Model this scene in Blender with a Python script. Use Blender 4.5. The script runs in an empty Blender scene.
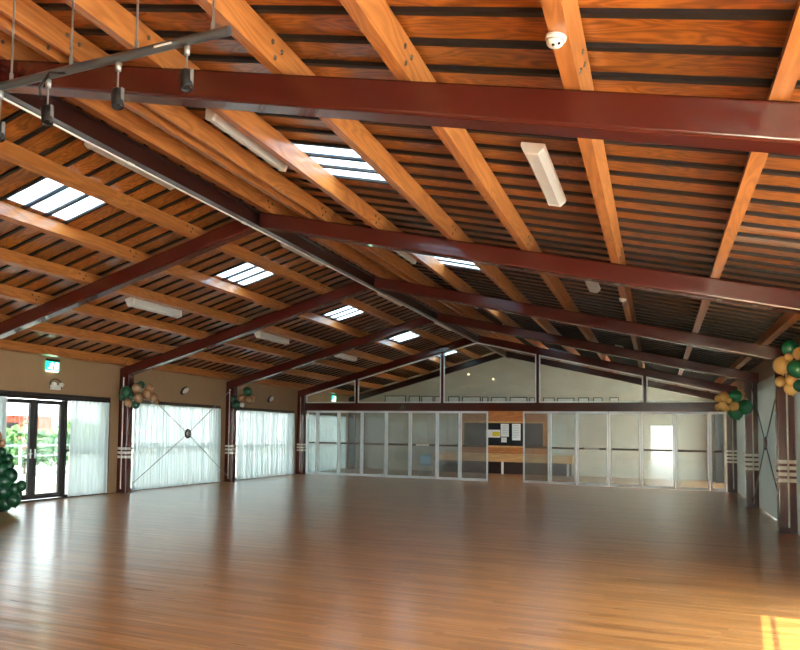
import bpy, bmesh, math, random
from mathutils import Vector, Matrix
random.seed(7)
sc = bpy.context.scene
COL = sc.collection
PI = math.pi

# ------------------------------------------------------------------ dimensions (metres)
XL, XR, XM = -12.01, 1.86, -5.57        # inner faces of the steel columns, ridge line
WL, WR = -12.31, 2.16                   # inner faces of the side walls
ZA, ZE = 4.715, 2.935                   # underside of the rafters at ridge and at columns
D, S = 24.845, 5.004                    # partition plane, frame spacing
Y0, YB = -5.3, 30.6                     # end walls
FR = [D - k * S for k in (4, 3, 2, 1, 0, -1)]   # far edge of every steel frame
mR = (ZE - ZA) / (XR - XM)
mL = (ZA - ZE) / (XM - XL)
def under(x): return ZA + (mR * (x - XM) if x > XM else mL * (x - XM))
def slope(side): return mR if side > 0 else mL

# ------------------------------------------------------------------ materials
def new_mat(name):
    m = bpy.data.materials.new(name); m.use_nodes = True
    nt = m.node_tree
    for n in list(nt.nodes): nt.nodes.remove(n)
    out = nt.nodes.new('ShaderNodeOutputMaterial')
    return m, nt, out
def lin(c):
    return tuple(((v / 12.92) if v <= .04045 else ((v + .055) / 1.055) ** 2.4) for v in [x / 255 for x in c]) + (1,)
def plain(name, rgb, rough=.5, metal=0, spec=.5, coat=0, noise=.06, nscale=6, bump=0, emis=None, estr=0):
    m, nt, out = new_mat(name)
    b = nt.nodes.new('ShaderNodeBsdfPrincipled')
    b.inputs['Roughness'].default_value = rough; b.inputs['Metallic'].default_value = metal
    b.inputs['Specular IOR Level'].default_value = spec
    b.inputs['Coat Weight'].default_value = coat
    tc = nt.nodes.new('ShaderNodeTexCoord')
    nz = nt.nodes.new('ShaderNodeTexNoise'); nz.inputs['Scale'].default_value = nscale; nz.inputs['Detail'].default_value = 4
    nt.links.new(tc.outputs['Object'], nz.inputs['Vector'])
    rp = nt.nodes.new('ShaderNodeValToRGB')
    c = lin(rgb)
    rp.color_ramp.elements[0].position = .25; rp.color_ramp.elements[1].position = .75
    rp.color_ramp.elements[0].color = tuple(v * (1 - noise) for v in c[:3]) + (1,)
    rp.color_ramp.elements[1].color = tuple(min(1, v * (1 + noise)) for v in c[:3]) + (1,)
    nt.links.new(nz.outputs['Fac'], rp.inputs['Fac']); nt.links.new(rp.outputs['Color'], b.inputs['Base Color'])
    if bump:
        bp = nt.nodes.new('ShaderNodeBump'); bp.inputs['Strength'].default_value = bump; bp.inputs['Distance'].default_value = .01
        nt.links.new(nz.outputs['Fac'], bp.inputs['Height']); nt.links.new(bp.outputs['Normal'], b.inputs['Normal'])
    if emis:
        b.inputs['Emission Color'].default_value = lin(emis); b.inputs['Emission Strength'].default_value = estr
    nt.links.new(b.outputs['BSDF'], out.inputs['Surface'])
    return m
def wood(name, dark, light, axis='X', rough=.35, coat=0., board=None, contrast=1., coat_rough=.15, vary=.25):
    """Wood with grain along one axis; board = (axis, pitch, offset) gives every board its own figure and tone."""
    m, nt, out = new_mat(name)
    N = nt.nodes.new; L = nt.links.new
    b = N('ShaderNodeBsdfPrincipled'); b.inputs['Roughness'].default_value = rough
    b.inputs['Coat Weight'].default_value = coat; b.inputs['Coat Roughness'].default_value = coat_rough
    g = N('ShaderNodeNewGeometry'); sep = N('ShaderNodeSeparateXYZ'); L(g.outputs['Position'], sep.inputs[0])
    vec = g.outputs['Position']
    rnd = None
    if board:
        ax, pitch, off = board
        a = N('ShaderNodeMath'); a.operation = 'SUBTRACT'; L(sep.outputs[ax], a.inputs[0]); a.inputs[1].default_value = off
        d = N('ShaderNodeMath'); d.operation = 'DIVIDE'; L(a.outputs[0], d.inputs[0]); d.inputs[1].default_value = pitch
        f = N('ShaderNodeMath'); f.operation = 'FLOOR'; L(d.outputs[0], f.inputs[0])
        wn = N('ShaderNodeTexWhiteNoise'); wn.noise_dimensions = '1D'; L(f.outputs[0], wn.inputs['W']); rnd = wn.outputs['Value']
        mu = N('ShaderNodeVectorMath'); mu.operation = 'SCALE'; L(wn.outputs['Color'], mu.inputs[0]); mu.inputs['Scale'].default_value = 30
        ad = N('ShaderNodeVectorMath'); ad.operation = 'ADD'; L(g.outputs['Position'], ad.inputs[0]); L(mu.outputs[0], ad.inputs[1]); vec = ad.outputs[0]
    mp = N('ShaderNodeMapping')
    mp.inputs['Scale'].default_value = {'X': (.55, 5, 5), 'Y': (5, .55, 5), 'Z': (5, 5, .55)}[axis]
    L(vec, mp.inputs['Vector'])
    n1 = N('ShaderNodeTexNoise'); n1.inputs['Scale'].default_value = 1.1; n1.inputs['Detail'].default_value = 1.5; n1.inputs['Distortion'].default_value = .6
    L(mp.outputs[0], n1.inputs['Vector'])
    mm = N('ShaderNodeMath'); mm.operation = 'MULTIPLY'; L(n1.outputs['Fac'], mm.inputs[0]); mm.inputs[1].default_value = 60
    sn = N('ShaderNodeMath'); sn.operation = 'SINE'; L(mm.outputs[0], sn.inputs[0])
    n2 = N('ShaderNodeTexNoise'); n2.inputs['Scale'].default_value = 6; n2.inputs['Detail'].default_value = 5
    L(mp.outputs[0], n2.inputs['Vector'])
    mr = N('ShaderNodeMapRange'); mr.inputs['From Min'].default_value = -1.6; mr.inputs['From Max'].default_value = 1.6; L(sn.outputs[0], mr.inputs['Value'])
    mx = N('ShaderNodeMath'); mx.operation = 'ADD'; L(mr.outputs[0], mx.inputs[0]); L(n2.outputs['Fac'], mx.inputs[1])
    hf = N('ShaderNodeMath'); hf.operation = 'MULTIPLY'; hf.inputs[1].default_value = .5; L(mx.outputs[0], hf.inputs[0])
    rp = N('ShaderNodeValToRGB')
    rp.color_ramp.elements[0].position = .5 - .3 / contrast; rp.color_ramp.elements[1].position = .5 + .25 / contrast
    rp.color_ramp.elements[0].color = lin(dark); rp.color_ramp.elements[1].color = lin(light)
    L(hf.outputs[0], rp.inputs['Fac'])
    col = rp.outputs['Color']
    if rnd is not None:
        mr2 = N('ShaderNodeMapRange'); mr2.inputs['To Min'].default_value = 1 - vary; mr2.inputs['To Max'].default_value = 1 + vary * .6; L(rnd, mr2.inputs['Value'])
        sc_ = N('ShaderNodeVectorMath'); sc_.operation = 'SCALE'; L(col, sc_.inputs[0]); L(mr2.outputs[0], sc_.inputs['Scale']); col = sc_.outputs[0]
    L(col, b.inputs['Base Color'])
    bp = N('ShaderNodeBump'); bp.inputs['Strength'].default_value = .12; bp.inputs['Distance'].default_value = .004
    L(n2.outputs['Fac'], bp.inputs['Height']); L(bp.outputs['Normal'], b.inputs['Normal'])
    L(b.outputs['BSDF'], out.inputs['Surface'])
    return m
def glass_thin(name, tint=(1, 1, 1), gain=1.0, rough=.0, haze=0.):
    m, nt, out = new_mat(name)
    N = nt.nodes.new; L = nt.links.new
    ge = N('ShaderNodeNewGeometry')
    dt = N('ShaderNodeVectorMath'); dt.operation = 'DOT_PRODUCT'; L(ge.outputs['Normal'], dt.inputs[0]); L(ge.outputs['Incoming'], dt.inputs[1])
    ab = N('ShaderNodeMath'); ab.operation = 'ABSOLUTE'; L(dt.outputs['Value'], ab.inputs[0])
    om = N('ShaderNodeMath'); om.operation = 'SUBTRACT'; om.inputs[0].default_value = 1; L(ab.outputs[0], om.inputs[1])
    pw = N('ShaderNodeMath'); pw.operation = 'POWER'; L(om.outputs[0], pw.inputs[0]); pw.inputs[1].default_value = 5
    sc5 = N('ShaderNodeMath'); sc5.operation = 'MULTIPLY_ADD'; L(pw.outputs[0], sc5.inputs[0]); sc5.inputs[1].default_value = .957; sc5.inputs[2].default_value = .043
    mu = N('ShaderNodeMath'); mu.operation = 'MULTIPLY'; mu.use_clamp = True; L(sc5.outputs[0], mu.inputs[0]); mu.inputs[1].default_value = gain
    t = N('ShaderNodeBsdfTransparent'); t.inputs['Color'].default_value = tint + (1,)
    g = N('ShaderNodeBsdfGlossy'); g.inputs['Roughness'].default_value = rough; g.inputs['Color'].default_value = (1, 1, 1, 1)
    last = t.outputs[0]
    if haze:
        df = N('ShaderNodeBsdfDiffuse'); df.inputs['Color'].default_value = (.62, .62, .57, 1)
        mh = N('ShaderNodeMixShader'); mh.inputs[0].default_value = haze; L(last, mh.inputs[1]); L(df.outputs[0], mh.inputs[2]); last = mh.outputs[0]
    mx = N('ShaderNodeMixShader'); L(mu.outputs[0], mx.inputs[0]); L(last, mx.inputs[1]); L(g.outputs[0], mx.inputs[2])
    L(mx.outputs[0], out.inputs['Surface'])
    return m
def cloth(name, rgb, transp=.25, transl=.6, stripe=40):
    m, nt, out = new_mat(name)
    N = nt.nodes.new; L = nt.links.new
    c = lin(rgb)
    g = N('ShaderNodeNewGeometry')
    mp = N('ShaderNodeMapping'); mp.inputs['Scale'].default_value = (stripe, stripe, .6); L(g.outputs['Position'], mp.inputs['Vector'])
    nz = N('ShaderNodeTexNoise'); nz.inputs['Scale'].default_value = .35; nz.inputs['Detail'].default_value = 4; L(mp.outputs[0], nz.inputs['Vector'])
    d = N('ShaderNodeBsdfDiffuse'); d.inputs['Color'].default_value = c
    t = N('ShaderNodeBsdfTranslucent'); t.inputs['Color'].default_value = c
    m1 = N('ShaderNodeMixShader'); m1.inputs[0].default_value = transl; L(d.outputs[0], m1.inputs[1]); L(t.outputs[0], m1.inputs[2])
    tr = N('ShaderNodeBsdfTransparent')
    mr = N('ShaderNodeMapRange'); mr.inputs['From Min'].default_value = .3; mr.inputs['From Max'].default_value = .7
    mr.inputs['To Min'].default_value = max(0, transp - .16); mr.inputs['To Max'].default_value = transp + .16 if transp else 0; L(nz.outputs['Fac'], mr.inputs['Value'])
    m2 = N('ShaderNodeMixShader'); L(mr.outputs[0], m2.inputs[0]); L(m1.outputs[0], m2.inputs[1]); L(tr.outputs[0], m2.inputs[2])
    L(m2.outputs[0], out.inputs['Surface'])
    return m

PITCH = S / 13; GAP0 = FR[0] + 2.01           # board rows: gap centres at GAP0 + k * PITCH
M = {}
M['board'] = wood('ceiling_board_wood', (98, 46, 15), (186, 108, 38), 'X', rough=.3, coat=.55, board=(1, PITCH, GAP0), contrast=1.0, coat_rough=.2)
M['purlin'] = wood('purlin_pine', (142, 80, 34), (194, 122, 60), 'Y', rough=.42, coat=.2, contrast=.8)
M['lining'] = plain('roof_underlay', (24, 18, 15), .6)
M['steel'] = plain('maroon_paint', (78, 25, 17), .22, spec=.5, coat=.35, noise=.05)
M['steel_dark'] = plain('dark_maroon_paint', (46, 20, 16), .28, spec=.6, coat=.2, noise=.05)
M['white'] = plain('white_tape', (226, 220, 208), .5)
M['white_plastic'] = plain('white_plastic', (228, 222, 210), .35)
M['diffuser'] = plain('frosted_diffuser', (205, 200, 190), .3)
M['alu'] = plain('pale_aluminium', (234, 238, 238), .32, metal=.15, noise=.03)
M['dark_alu'] = plain('dark_bronze_aluminium', (44, 38, 36), .4, metal=.3)
M['brownframe'] = plain('brown_frame', (58, 44, 36), .45)
M['wall'] = plain('beige_paint', (160, 126, 90), .7, noise=.04, nscale=2)
M['wallback'] = plain('cream_paint', (202, 194, 174), .75, noise=.03, nscale=2)
M['glass'] = glass_thin('window_glass', (.93, .96, .95))
M['dimglass'] = glass_thin('dimming_window_glass', (.41, .435, .43))  # dark tint added to dim the daylight from outside
M['pglass'] = glass_thin('partition_glass', (.80, .84, .83), gain=1.0, haze=.17)
M['gglass'] = glass_thin('gable_glass', (.9, .92, .9), gain=1.0)
M['sheer'] = cloth('sheer_white_cloth', (208, 218, 216), .07, .34)
M['drape'] = cloth('grey_drape_cloth', (186, 185, 170), 0, .1)
M['pipe'] = plain('grey_pipe_steel', (112, 116, 118), .28, metal=.75)
M['rod'] = plain('thin_rod_steel', (150, 146, 140), .35, metal=.6)
M['black'] = plain('black_plastic', (22, 22, 23), .4)
M['cleat'] = plain('galvanised_plate', (92, 74, 58), .5, metal=.3)
M['green'] = plain('green_balloon', (22, 112, 70), .22, spec=.6, coat=.4, noise=.04)
M['dkgreen'] = plain('dark_green_balloon', (12, 66, 38), .38, spec=.5, coat=.0, noise=.04)
M['gold'] = plain('gold_balloon', (226, 176, 98), .25, spec=.6, coat=.4, noise=.05)
M['tan'] = plain('tan_balloon', (158, 118, 82), .25, spec=.6, coat=.4, noise=.05)
M['exit'] = plain('exit_green', (10, 150, 100), .4, emis=(20, 190, 130), estr=1.6)
M['exitw'] = plain('exit_white', (235, 250, 240), .4, emis=(225, 255, 240), estr=2.2)
M['dotglow'] = plain('dot_glow', (255, 240, 214), .4, emis=(255, 226, 180), estr=.8)
M['noticeb'] = plain('black_felt', (20, 19, 20), .9)
M['paper'] = plain('white_paper', (236, 236, 232), .6, noise=.02)
M['yellow'] = plain('yellow_print', (222, 200, 40), .6)
M['print'] = plain('grey_print', (138, 138, 138), .6)
M['panel'] = wood('orange_timber_panel', (158, 88, 38), (206, 130, 66), 'X', rough=.4, coat=.2)
M['palewood'] = wood('pale_timber', (196, 142, 84), (222, 174, 116), 'X', rough=.45)
M['chair'] = plain('pale_blue_plastic', (150, 186, 204), .35)
M['picdark'] = plain('dark_picture_frame', (48, 54, 52), .4)
M['picmat'] = plain('pale_picture_mat', (226, 226, 218), .35, noise=.15, nscale=14)
M['leaf'] = plain('shrub_leaf', (104, 146, 92), .6, noise=.4, nscale=9)
M['redwall'] = plain('red_brick', (196, 96, 70), .8, noise=.12)
M['terrace'] = plain('pale_concrete', (214, 210, 200), .85, noise=.05, nscale=2)
M['railw'] = plain('pale_rail', (206, 208, 204), .5)
M['marking'] = plain('brown_marking', (96, 76, 62), .5)

# translucent rooflight sheet
def rooflight():
    m, nt, out = new_mat('rooflight_sheet'); N = nt.nodes.new; L = nt.links.new
    t = N('ShaderNodeBsdfTranslucent'); t.inputs['Color'].default_value = (.48, .545, .58, 1)
    g = N('ShaderNodeBsdfGlossy'); g.inputs['Roughness'].default_value = .3; g.inputs['Color'].default_value = (1, 1, 1, 1)
    ge = N('ShaderNodeNewGeometry'); wv = N('ShaderNodeTexWave'); wv.inputs['Scale'].default_value = 6; wv.bands_direction = 'Y'
    L(ge.outputs['Position'], wv.inputs['Vector'])
    bp = N('ShaderNodeBump'); bp.inputs['Strength'].default_value = .3; L(wv.outputs['Fac'], bp.inputs['Height']); L(bp.outputs['Normal'], t.inputs['Normal'])
    mx = N('ShaderNodeMixShader'); mx.inputs[0].default_value = .06; L(t.outputs[0], mx.inputs[1]); L(g.outputs[0], mx.inputs[2])
    L(mx.outputs[0], out.inputs['Surface']); return m
M['rooflight'] = rooflight()

def floor_mat():
    m, nt, out = new_mat('timber_strip_floor'); N = nt.nodes.new; L = nt.links.new
    b = N('ShaderNodeBsdfPrincipled'); b.inputs['Specular IOR Level'].default_value = .5
    g = N('ShaderNodeNewGeometry'); sep = N('ShaderNodeSeparateXYZ'); L(g.outputs['Position'], sep.inputs[0])
    # strips 75 mm wide running across the hall
    d = N('ShaderNodeMath'); d.operation = 'DIVIDE'; L(sep.outputs[1], d.inputs[0]); d.inputs[1].default_value = .075
    f = N('ShaderNodeMath'); f.operation = 'FLOOR'; L(d.outputs[0], f.inputs[0])
    fr = N('ShaderNodeMath'); fr.operation = 'FRACT'; L(d.outputs[0], fr.inputs[0])
    wn = N('ShaderNodeTexWhiteNoise'); wn.noise_dimensions = '1D'; L(f.outputs[0], wn.inputs['W'])
    # plank ends
    ex = N('ShaderNodeMath'); ex.operation = 'MULTIPLY_ADD'; L(wn.outputs['Value'], ex.inputs[0]); ex.inputs[1].default_value = 7.3; L(sep.outputs[0], ex.inputs[2])
    e2 = N('ShaderNodeMath'); e2.operation = 'DIVIDE'; L(ex.outputs[0], e2.inputs[0]); e2.inputs[1].default_value = 1.1
    e3 = N('ShaderNodeMath'); e3.operation = 'FLOOR'; L(e2.outputs[0], e3.inputs[0])
    cb = N('ShaderNodeCombineXYZ'); L(f.outputs[0], cb.inputs[0]); L(e3.outputs[0], cb.inputs[1])
    w2 = N('ShaderNodeTexWhiteNoise'); w2.noise_dimensions = '2D'; L(cb.outputs[0], w2.inputs['Vector'])
    mp = N('ShaderNodeMapping'); mp.inputs['Scale'].default_value = (1.2, 22, 1); L(g.outputs['Position'], mp.inputs['Vector'])
    nz = N('ShaderNodeTexNoise'); nz.inputs['Scale'].default_value = 1.3; nz.inputs['Detail'].default_value = 5; nz.inputs['Distortion'].default_value = .4; L(mp.outputs[0], nz.inputs['Vector'])
    a = N('ShaderNodeMath'); a.operation = 'MULTIPLY_ADD'; L(w2.outputs['Value'], a.inputs[0]); a.inputs[1].default_value = .3; a.inputs[2].default_value = 0
    a2 = N('ShaderNodeMath'); a2.operation = 'MULTIPLY_ADD'; L(nz.outputs['Fac'], a2.inputs[0]); a2.inputs[1].default_value = .85; L(a.outputs[0], a2.inputs[2])
    rp = N('ShaderNodeValToRGB'); el = rp.color_ramp.elements
    el[0].position = .22; el[0].color = lin((124, 72, 32)); el[1].position = .88; el[1].color = lin((202, 138, 76))
    L(a2.outputs[0], rp.inputs['Fac'])
    # dark joints
    jl = N('ShaderNodeMath'); jl.operation = 'LESS_THAN'; L(fr.outputs[0], jl.inputs[0]); jl.inputs[1].default_value = .05
    mxc = N('ShaderNodeMix'); mxc.data_type = 'RGBA'; L(jl.outputs[0], mxc.inputs[0]); L(rp.outputs['Color'], mxc.inputs[6]); mxc.inputs[7].default_value = lin((92, 54, 30))
    L(mxc.outputs[2], b.inputs['Base Color'])
    # slow undulation of the floor finish
    mp2 = N('ShaderNodeMapping'); mp2.inputs['Scale'].default_value = (.8, 7, 1); L(g.outputs['Position'], mp2.inputs['Vector'])
    n3 = N('ShaderNodeTexNoise'); n3.inputs['Scale'].default_value = 1.; n3.inputs['Detail'].default_value = 2; L(mp2.outputs[0], n3.inputs['Vector'])
    bp = N('ShaderNodeBump'); bp.inputs['Strength'].default_value = .4; bp.inputs['Distance'].default_value = .03
    L(n3.outputs['Fac'], bp.inputs['Height'])
    b2 = N('ShaderNodeBump'); b2.inputs['Strength'].default_value = .1; b2.inputs['Distance'].default_value = .003; L(nz.outputs['Fac'], b2.inputs['Height']); L(bp.outputs['Normal'], b2.inputs['Normal'])
    L(b2.outputs['Normal'], b.inputs['Normal'])
    rr = N('ShaderNodeMapRange'); rr.inputs['To Min'].default_value = .24; rr.inputs['To Max'].default_value = .36; L(nz.outputs['Fac'], rr.inputs['Value']); L(rr.outputs[0], b.inputs['Roughness'])
    b.inputs['Coat Weight'].default_value = .5; b.inputs['Coat Roughness'].default_value = .2
    L(b.outputs['BSDF'], out.inputs['Surface']); return m
M['floor'] = floor_mat()

# ------------------------------------------------------------------ mesh helpers
class MB:
    def __init__(s): s.v = []; s.f = []; s.mi = []; s.sm = []
    def add(s, verts, faces, mi=0, smooth=False):
        o = len(s.v); s.v += [tuple(v) for v in verts]
        for f in faces: s.f.append(tuple(i + o for i in f)); s.mi.append(mi); s.sm.append(smooth)
        return s
    def hexa(s, p, mi=0):      # 8 points: bottom ring 0-3, top ring 4-7
        return s.add(p, [(3, 2, 1, 0), (4, 5, 6, 7), (0, 1, 5, 4), (1, 2, 6, 5), (2, 3, 7, 6), (3, 0, 4, 7)], mi)
    def box(s, x0, x1, y0, y1, z0, z1, mi=0):
        return s.hexa([(x0, y0, z0), (x1, y0, z0), (x1, y1, z0), (x0, y1, z0), (x0, y0, z1), (x1, y0, z1), (x1, y1, z1), (x0, y1, z1)], mi)
    def roofbox(s, x0, x1, y0, y1, d0, d1, mi=0):   # box following the roof pitch, d = height over the rafter underside
        a, b = under(x0), under(x1)
        return s.hexa([(x0, y0, a + d0), (x1, y0, b + d0), (x1, y1, b + d0), (x0, y1, a + d0),
                       (x0, y0, a + d1), (x1, y0, b + d1), (x1, y1, b + d1), (x0, y1, a + d1)], mi)
    def prism(s, poly, y0, y1, mi=0):                # polygon in XZ run along Y
        n = len(poly)
        v = [(x, y0, z) for x, z in poly] + [(x, y1, z) for x, z in poly]
        f = [tuple(range(n)), tuple(range(2 * n - 1, n - 1, -1))]
        f += [((i + 1) % n, i, i + n, (i + 1) % n + n) for i in range(n)]
        return s.add(v, f, mi)
    def tube(s, pts, r, n=10, mi=0, cap=True):
        pts = [Vector(p) for p in pts]; rings = []
        for i, p in enumerate(pts):
            t = (pts[min(i + 1, len(pts) - 1)] - pts[max(i - 1, 0)]).normalized()
            u = t.cross(Vector((0, 0, 1)));
            if u.length < 1e-3: u = t.cross(Vector((0, 1, 0)))
            u.normalize(); w = t.cross(u).normalized()
            rr = r[i] if isinstance(r, (list, tuple)) else r
            rings.append([p + u * math.cos(2 * PI * k / n) * rr + w * math.sin(2 * PI * k / n) * rr for k in range(n)])
        v = [q for R in rings for q in R]; f = []
        for i in range(len(pts) - 1):
            for k in range(n): f.append((i * n + k, i * n + (k + 1) % n, (i + 1) * n + (k + 1) % n, (i + 1) * n + k))
        s.add(v, f, mi, True)
        if cap: s.add(rings[0], [tuple(range(n))][:1], mi); s.add(rings[-1], [tuple(range(n - 1, -1, -1))], mi)
        return s
    def lathe(s, prof, c, axis=(0, 0, 1), n=20, mi=0, smooth=True):
        ax = Vector(axis).normalized(); u = ax.orthogonal().normalized(); w = ax.cross(u); c = Vector(c)
        v = []; f = []
        for r, h in prof:
            for k in range(n):
                a = 2 * PI * k / n; v.append(c + ax * h + (u * math.cos(a) + w * math.sin(a)) * r)
        for i in range(len(prof) - 1):
            for k in range(n): f.append((i * n + k, i * n + (k + 1) % n, (i + 1) * n + (k + 1) % n, (i + 1) * n + k))
        return s.add(v, f, mi, smooth)
    def build(s, name, mats, parent=None, origin=None, bevel=0):
        me = bpy.data.meshes.new(name); o0 = Vector(origin) if origin is not None else Vector((0, 0, 0))
        me.from_pydata([tuple(Vector(v) - o0) for v in s.v], [], s.f)
        if not isinstance(mats, (list, tuple)): mats = [mats]
        for m in mats: me.materials.append(m)
        for p, i, sm in zip(me.polygons, s.mi, s.sm): p.material_index = i; p.use_smooth = sm
        bm = bmesh.new(); bm.from_mesh(me); bmesh.ops.recalc_face_normals(bm, faces=bm.faces); bm.to_mesh(me); bm.free()
        o = bpy.data.objects.new(name, me); COL.objects.link(o)
        if parent is not None:
            o.parent = parent; o.location = o0 - world_loc(parent)
        else: o.location = o0
        if bevel:
            b = o.modifiers.new('bevel', 'BEVEL'); b.width = bevel; b.segments = 2; b.limit_method = 'ANGLE'
        return o
def world_loc(o):
    v = Vector(o.location)
    return v + (world_loc(o.parent) if o.parent else Vector((0, 0, 0)))
def tag(o, label=None, cat=None, group=None, kind=None):
    if label: o['label'] = label
    if cat: o['category'] = cat
    if group: o['group'] = group
    if kind: o['kind'] = kind
    return o
def empty(name, loc, label=None, cat=None, group=None, kind=None):
    o = bpy.data.objects.new(name, None); COL.objects.link(o); o.location = loc; o.empty_display_size = .2
    return tag(o, label, cat, group, kind)
def dup(root, loc, label, group=None):
    r = root.copy(); COL.objects.link(r); r.location = loc; r['label'] = label
    if group: r['group'] = group
    for ch in list(root.children):
        c = ch.copy(); COL.objects.link(c); c.parent = r
        for g in list(ch.children):
            d = g.copy(); COL.objects.link(d); d.parent = c
    return r

# ------------------------------------------------------------------ setting: floor, walls, ceiling
tag(MB().box(WL - .25, WR + .25, Y0 - .2, YB + .2, -.2, 0).build('floor', M['floor']), 'glossy brown timber strip floor of the empty hall', 'floor', kind='structure')

TOPZ = .52
def wall_x(name, x0, x1, spans, label):
    """side wall with openings; spans = (y0, y1, z0, z1)"""
    m = MB(); top = under((x0 + x1) / 2) + TOPZ
    ys = Y0 - .2; cur = ys
    for (a, b, z0, z1) in sorted(spans):
        m.box(x0, x1, cur, a, 0, top)
        if z0 > 0: m.box(x0, x1, a, b, 0, z0)
        m.box(x0, x1, a, b, z1, top); cur = b
    m.box(x0, x1, cur, YB + .2, 0, top)
    return tag(m.build(name, M['wall']), label, 'wall', kind='structure')
HW = 2.28
LEFT = [(-4.85, -.6, 0, HW), (.25, 4.3, 0, HW), (5.2, 9.2, 0, HW), (10.2, 14.25, 0, HW), (15.15, 19.27, 0, HW), (20.25, 24.3, 0, HW), (25.3, 29.3, 0, HW)]
RIGHT = [(-4.9, -.45, 0, 2.85), (0, 4.6, 0, 2.85), (5.0, 8.4, 0, 2.85), (10.1, 14.5, 0, 2.75), (15.1, 19.5, 0, 2.75), (20.1, 24.5, 0, 2.75), (25.2, 29.2, 0, 2.85)]
wall_x('wall_left', WL - .2, WL, LEFT, 'beige painted left wall of tall windows between steel columns')
wall_x('wall_right', WR, WR + .2, RIGHT, 'right wall behind the pale grey drapes')
def gable_wall(name, y0, y1, mat, label, openings=()):
    m = MB(); t = TOPZ
    segs = []; cur = WL - .2; xs = []
    for (a, b, z0, z1) in openings:
        xs.append((cur, a, 0)); xs.append((a, b, z1)); cur = b
        if z0 > 0: m.box(a, b, y0, y1, 0, z0)
    xs.append((cur, WR + .2, 0))
    for a, b, z in xs:
        pts = [(a, z), (b, z), (b, under(b) + t)]
        if a < XM < b: pts.append((XM, under(XM) + t))
        pts.append((a, under(a) + t))
        m.prism(pts, y0, y1)
    return tag(m.build(name, mat), label, 'wall', kind='structure')
FRONT = [(-7.4, -5.0, 0, 2.6), (-.5, 1.7, 0, 2.45)]
gable_wall('wall_back', YB, YB + .2, M['wallback'], 'cream painted end wall seen beyond the glazed partition')
gable_wall('wall_front', Y0 - .2, Y0, M['wall'], 'beige end wall behind the camera', FRONT)

# ceiling: varnished boards with dark gaps, one mesh for the left pitch and one for the right
RX = [1.70, .63, -.46, -1.55, -2.53, -3.62, -4.70]       # purlin centre lines, right pitch
LX = [-6.70, -7.80, -8.85, -9.90, -10.98, -12.06]
HOLE = {1: (-3.57, -2.58), -1: (-7.76, -6.75)}
SKY = [GAP0 + (k * 13) * PITCH for k in range(0, 5)]     # rooflight start in each bay
SKYLEN = 3 * PITCH
BW = .026
rows = range(int((Y0 - GAP0) / PITCH) - 1, int((YB - GAP0) / PITCH) + 2)
for side, nm in ((1, 'ceiling_right'), (-1, 'ceiling_left')):
    m = MB(); a, b = (XM, WR + .2) if side > 0 else (WL - .2, XM)
    h0, h1 = HOLE[side]
    for k in rows:
        yb = GAP0 + k * PITCH
        y0 = max(yb, Y0); y1 = min(yb + PITCH, YB)
        if y1 - y0 < .05: continue
        if Y0 < yb < YB:
            if any(s + .1 < yb < s + SKYLEN - .1 for s in SKY): m.roofbox(a, h0, yb - BW, yb + BW, .446, .476, 1); m.roofbox(h1, b, yb - BW, yb + BW, .446, .476, 1)
            else: m.roofbox(a, b, yb - BW, yb + BW, .446, .476, 1)
        if any(s - .01 < yb < s + SKYLEN - .01 for s in SKY):
            m.roofbox(a, h0, y0, y1, .476, .496); m.roofbox(h1, b, y0, y1, .476, .496)
        else: m.roofbox(a, b, y0, y1, .476, .496)
    cur = Y0 - .2
    for s in SKY:
        m.roofbox(a, b, cur, s, .497, .57, 1)
        m.roofbox(a, h0, s, s + SKYLEN, .497, .57, 1); m.roofbox(h1, b, s, s + SKYLEN, .497, .57, 1); cur = s + SKYLEN
    m.roofbox(a, b, cur, YB + .2, .497, .57, 1)
    tag(m.build(nm, [M['board'], M['lining']]), 'varnished orange boards between black battens lining the %s roof pitch' % ('right' if side > 0 else 'left'), 'ceiling', kind='structure')

ORD = ['first', 'second', 'third', 'fourth', 'fifth', 'sixth', 'seventh']
# rooflights
for side in (-1, 1):
    h0, h1 = HOLE[side]; xc = (h0 + h1) / 2
    for i, s in enumerate(SKY):
        sd = 'left' if side < 0 else 'right'
        e = empty('roof_light', (xc, s + SKYLEN / 2, under(xc) + .46),
                  'bright translucent rooflight in the %s roof pitch, %s from the camera' % (sd, ORD[i]), 'skylight', 'rooflights in the %s pitch' % sd)
        for k in range(3):
            y0 = s + k * PITCH; MB().roofbox(h0, h1, y0, y0 + PITCH, .474, .482).build('pane', M['rooflight'], e)
        for k in (1, 2):
            for q in (-.024, .024):
                y0 = s + k * PITCH + q; MB().roofbox(h0, h1, y0 - .011, y0 + .011, .446, .4735).build('glazing_bar', M['dark_alu'], e)

# ------------------------------------------------------------------ purlins
def purlin(x, side, label, w=.1, h=.197, x_is='c'):
    sl = slope(side); n = math.hypot(1, sl); e1 = Vector((1, sl)) / n; e2 = Vector((-sl, 1)) / n
    c = Vector((x, under(x) + .241))
    pts = [c - e1 * w / 2, c + e1 * w / 2, c + e1 * w / 2 + e2 * h, c - e1 * w / 2 + e2 * h]
    o = empty('timber_purlin', (x, (Y0 + YB) / 2, c.y), label, 'purlin', 'timber purlins under the %s roof pitch' % ('right' if side > 0 else 'left'))
    MB().prism([(p.x, p.y) for p in pts], Y0 + .01, YB - .01).build('beam', M['purlin'], o)
    # bolted cleat plates on the side that faces the camera
    s = -1 if (side > 0 and x > .2) else 1
    for fy in FR[:4]:
        sd = c + e1 * s * w / 2
        for dy, dz in ((-.27, .05), (-.2, .12), (-.34, .13)):
            q = sd + e2 * dz
            MB().lathe([(.0, .008), (.016, .008), (.02, 0)], (q.x, fy - .07 + dy, q.y), (e1.x * s, 0, e1.y * s), 8).build('bolt', M['cleat'], o)
    return o
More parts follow.
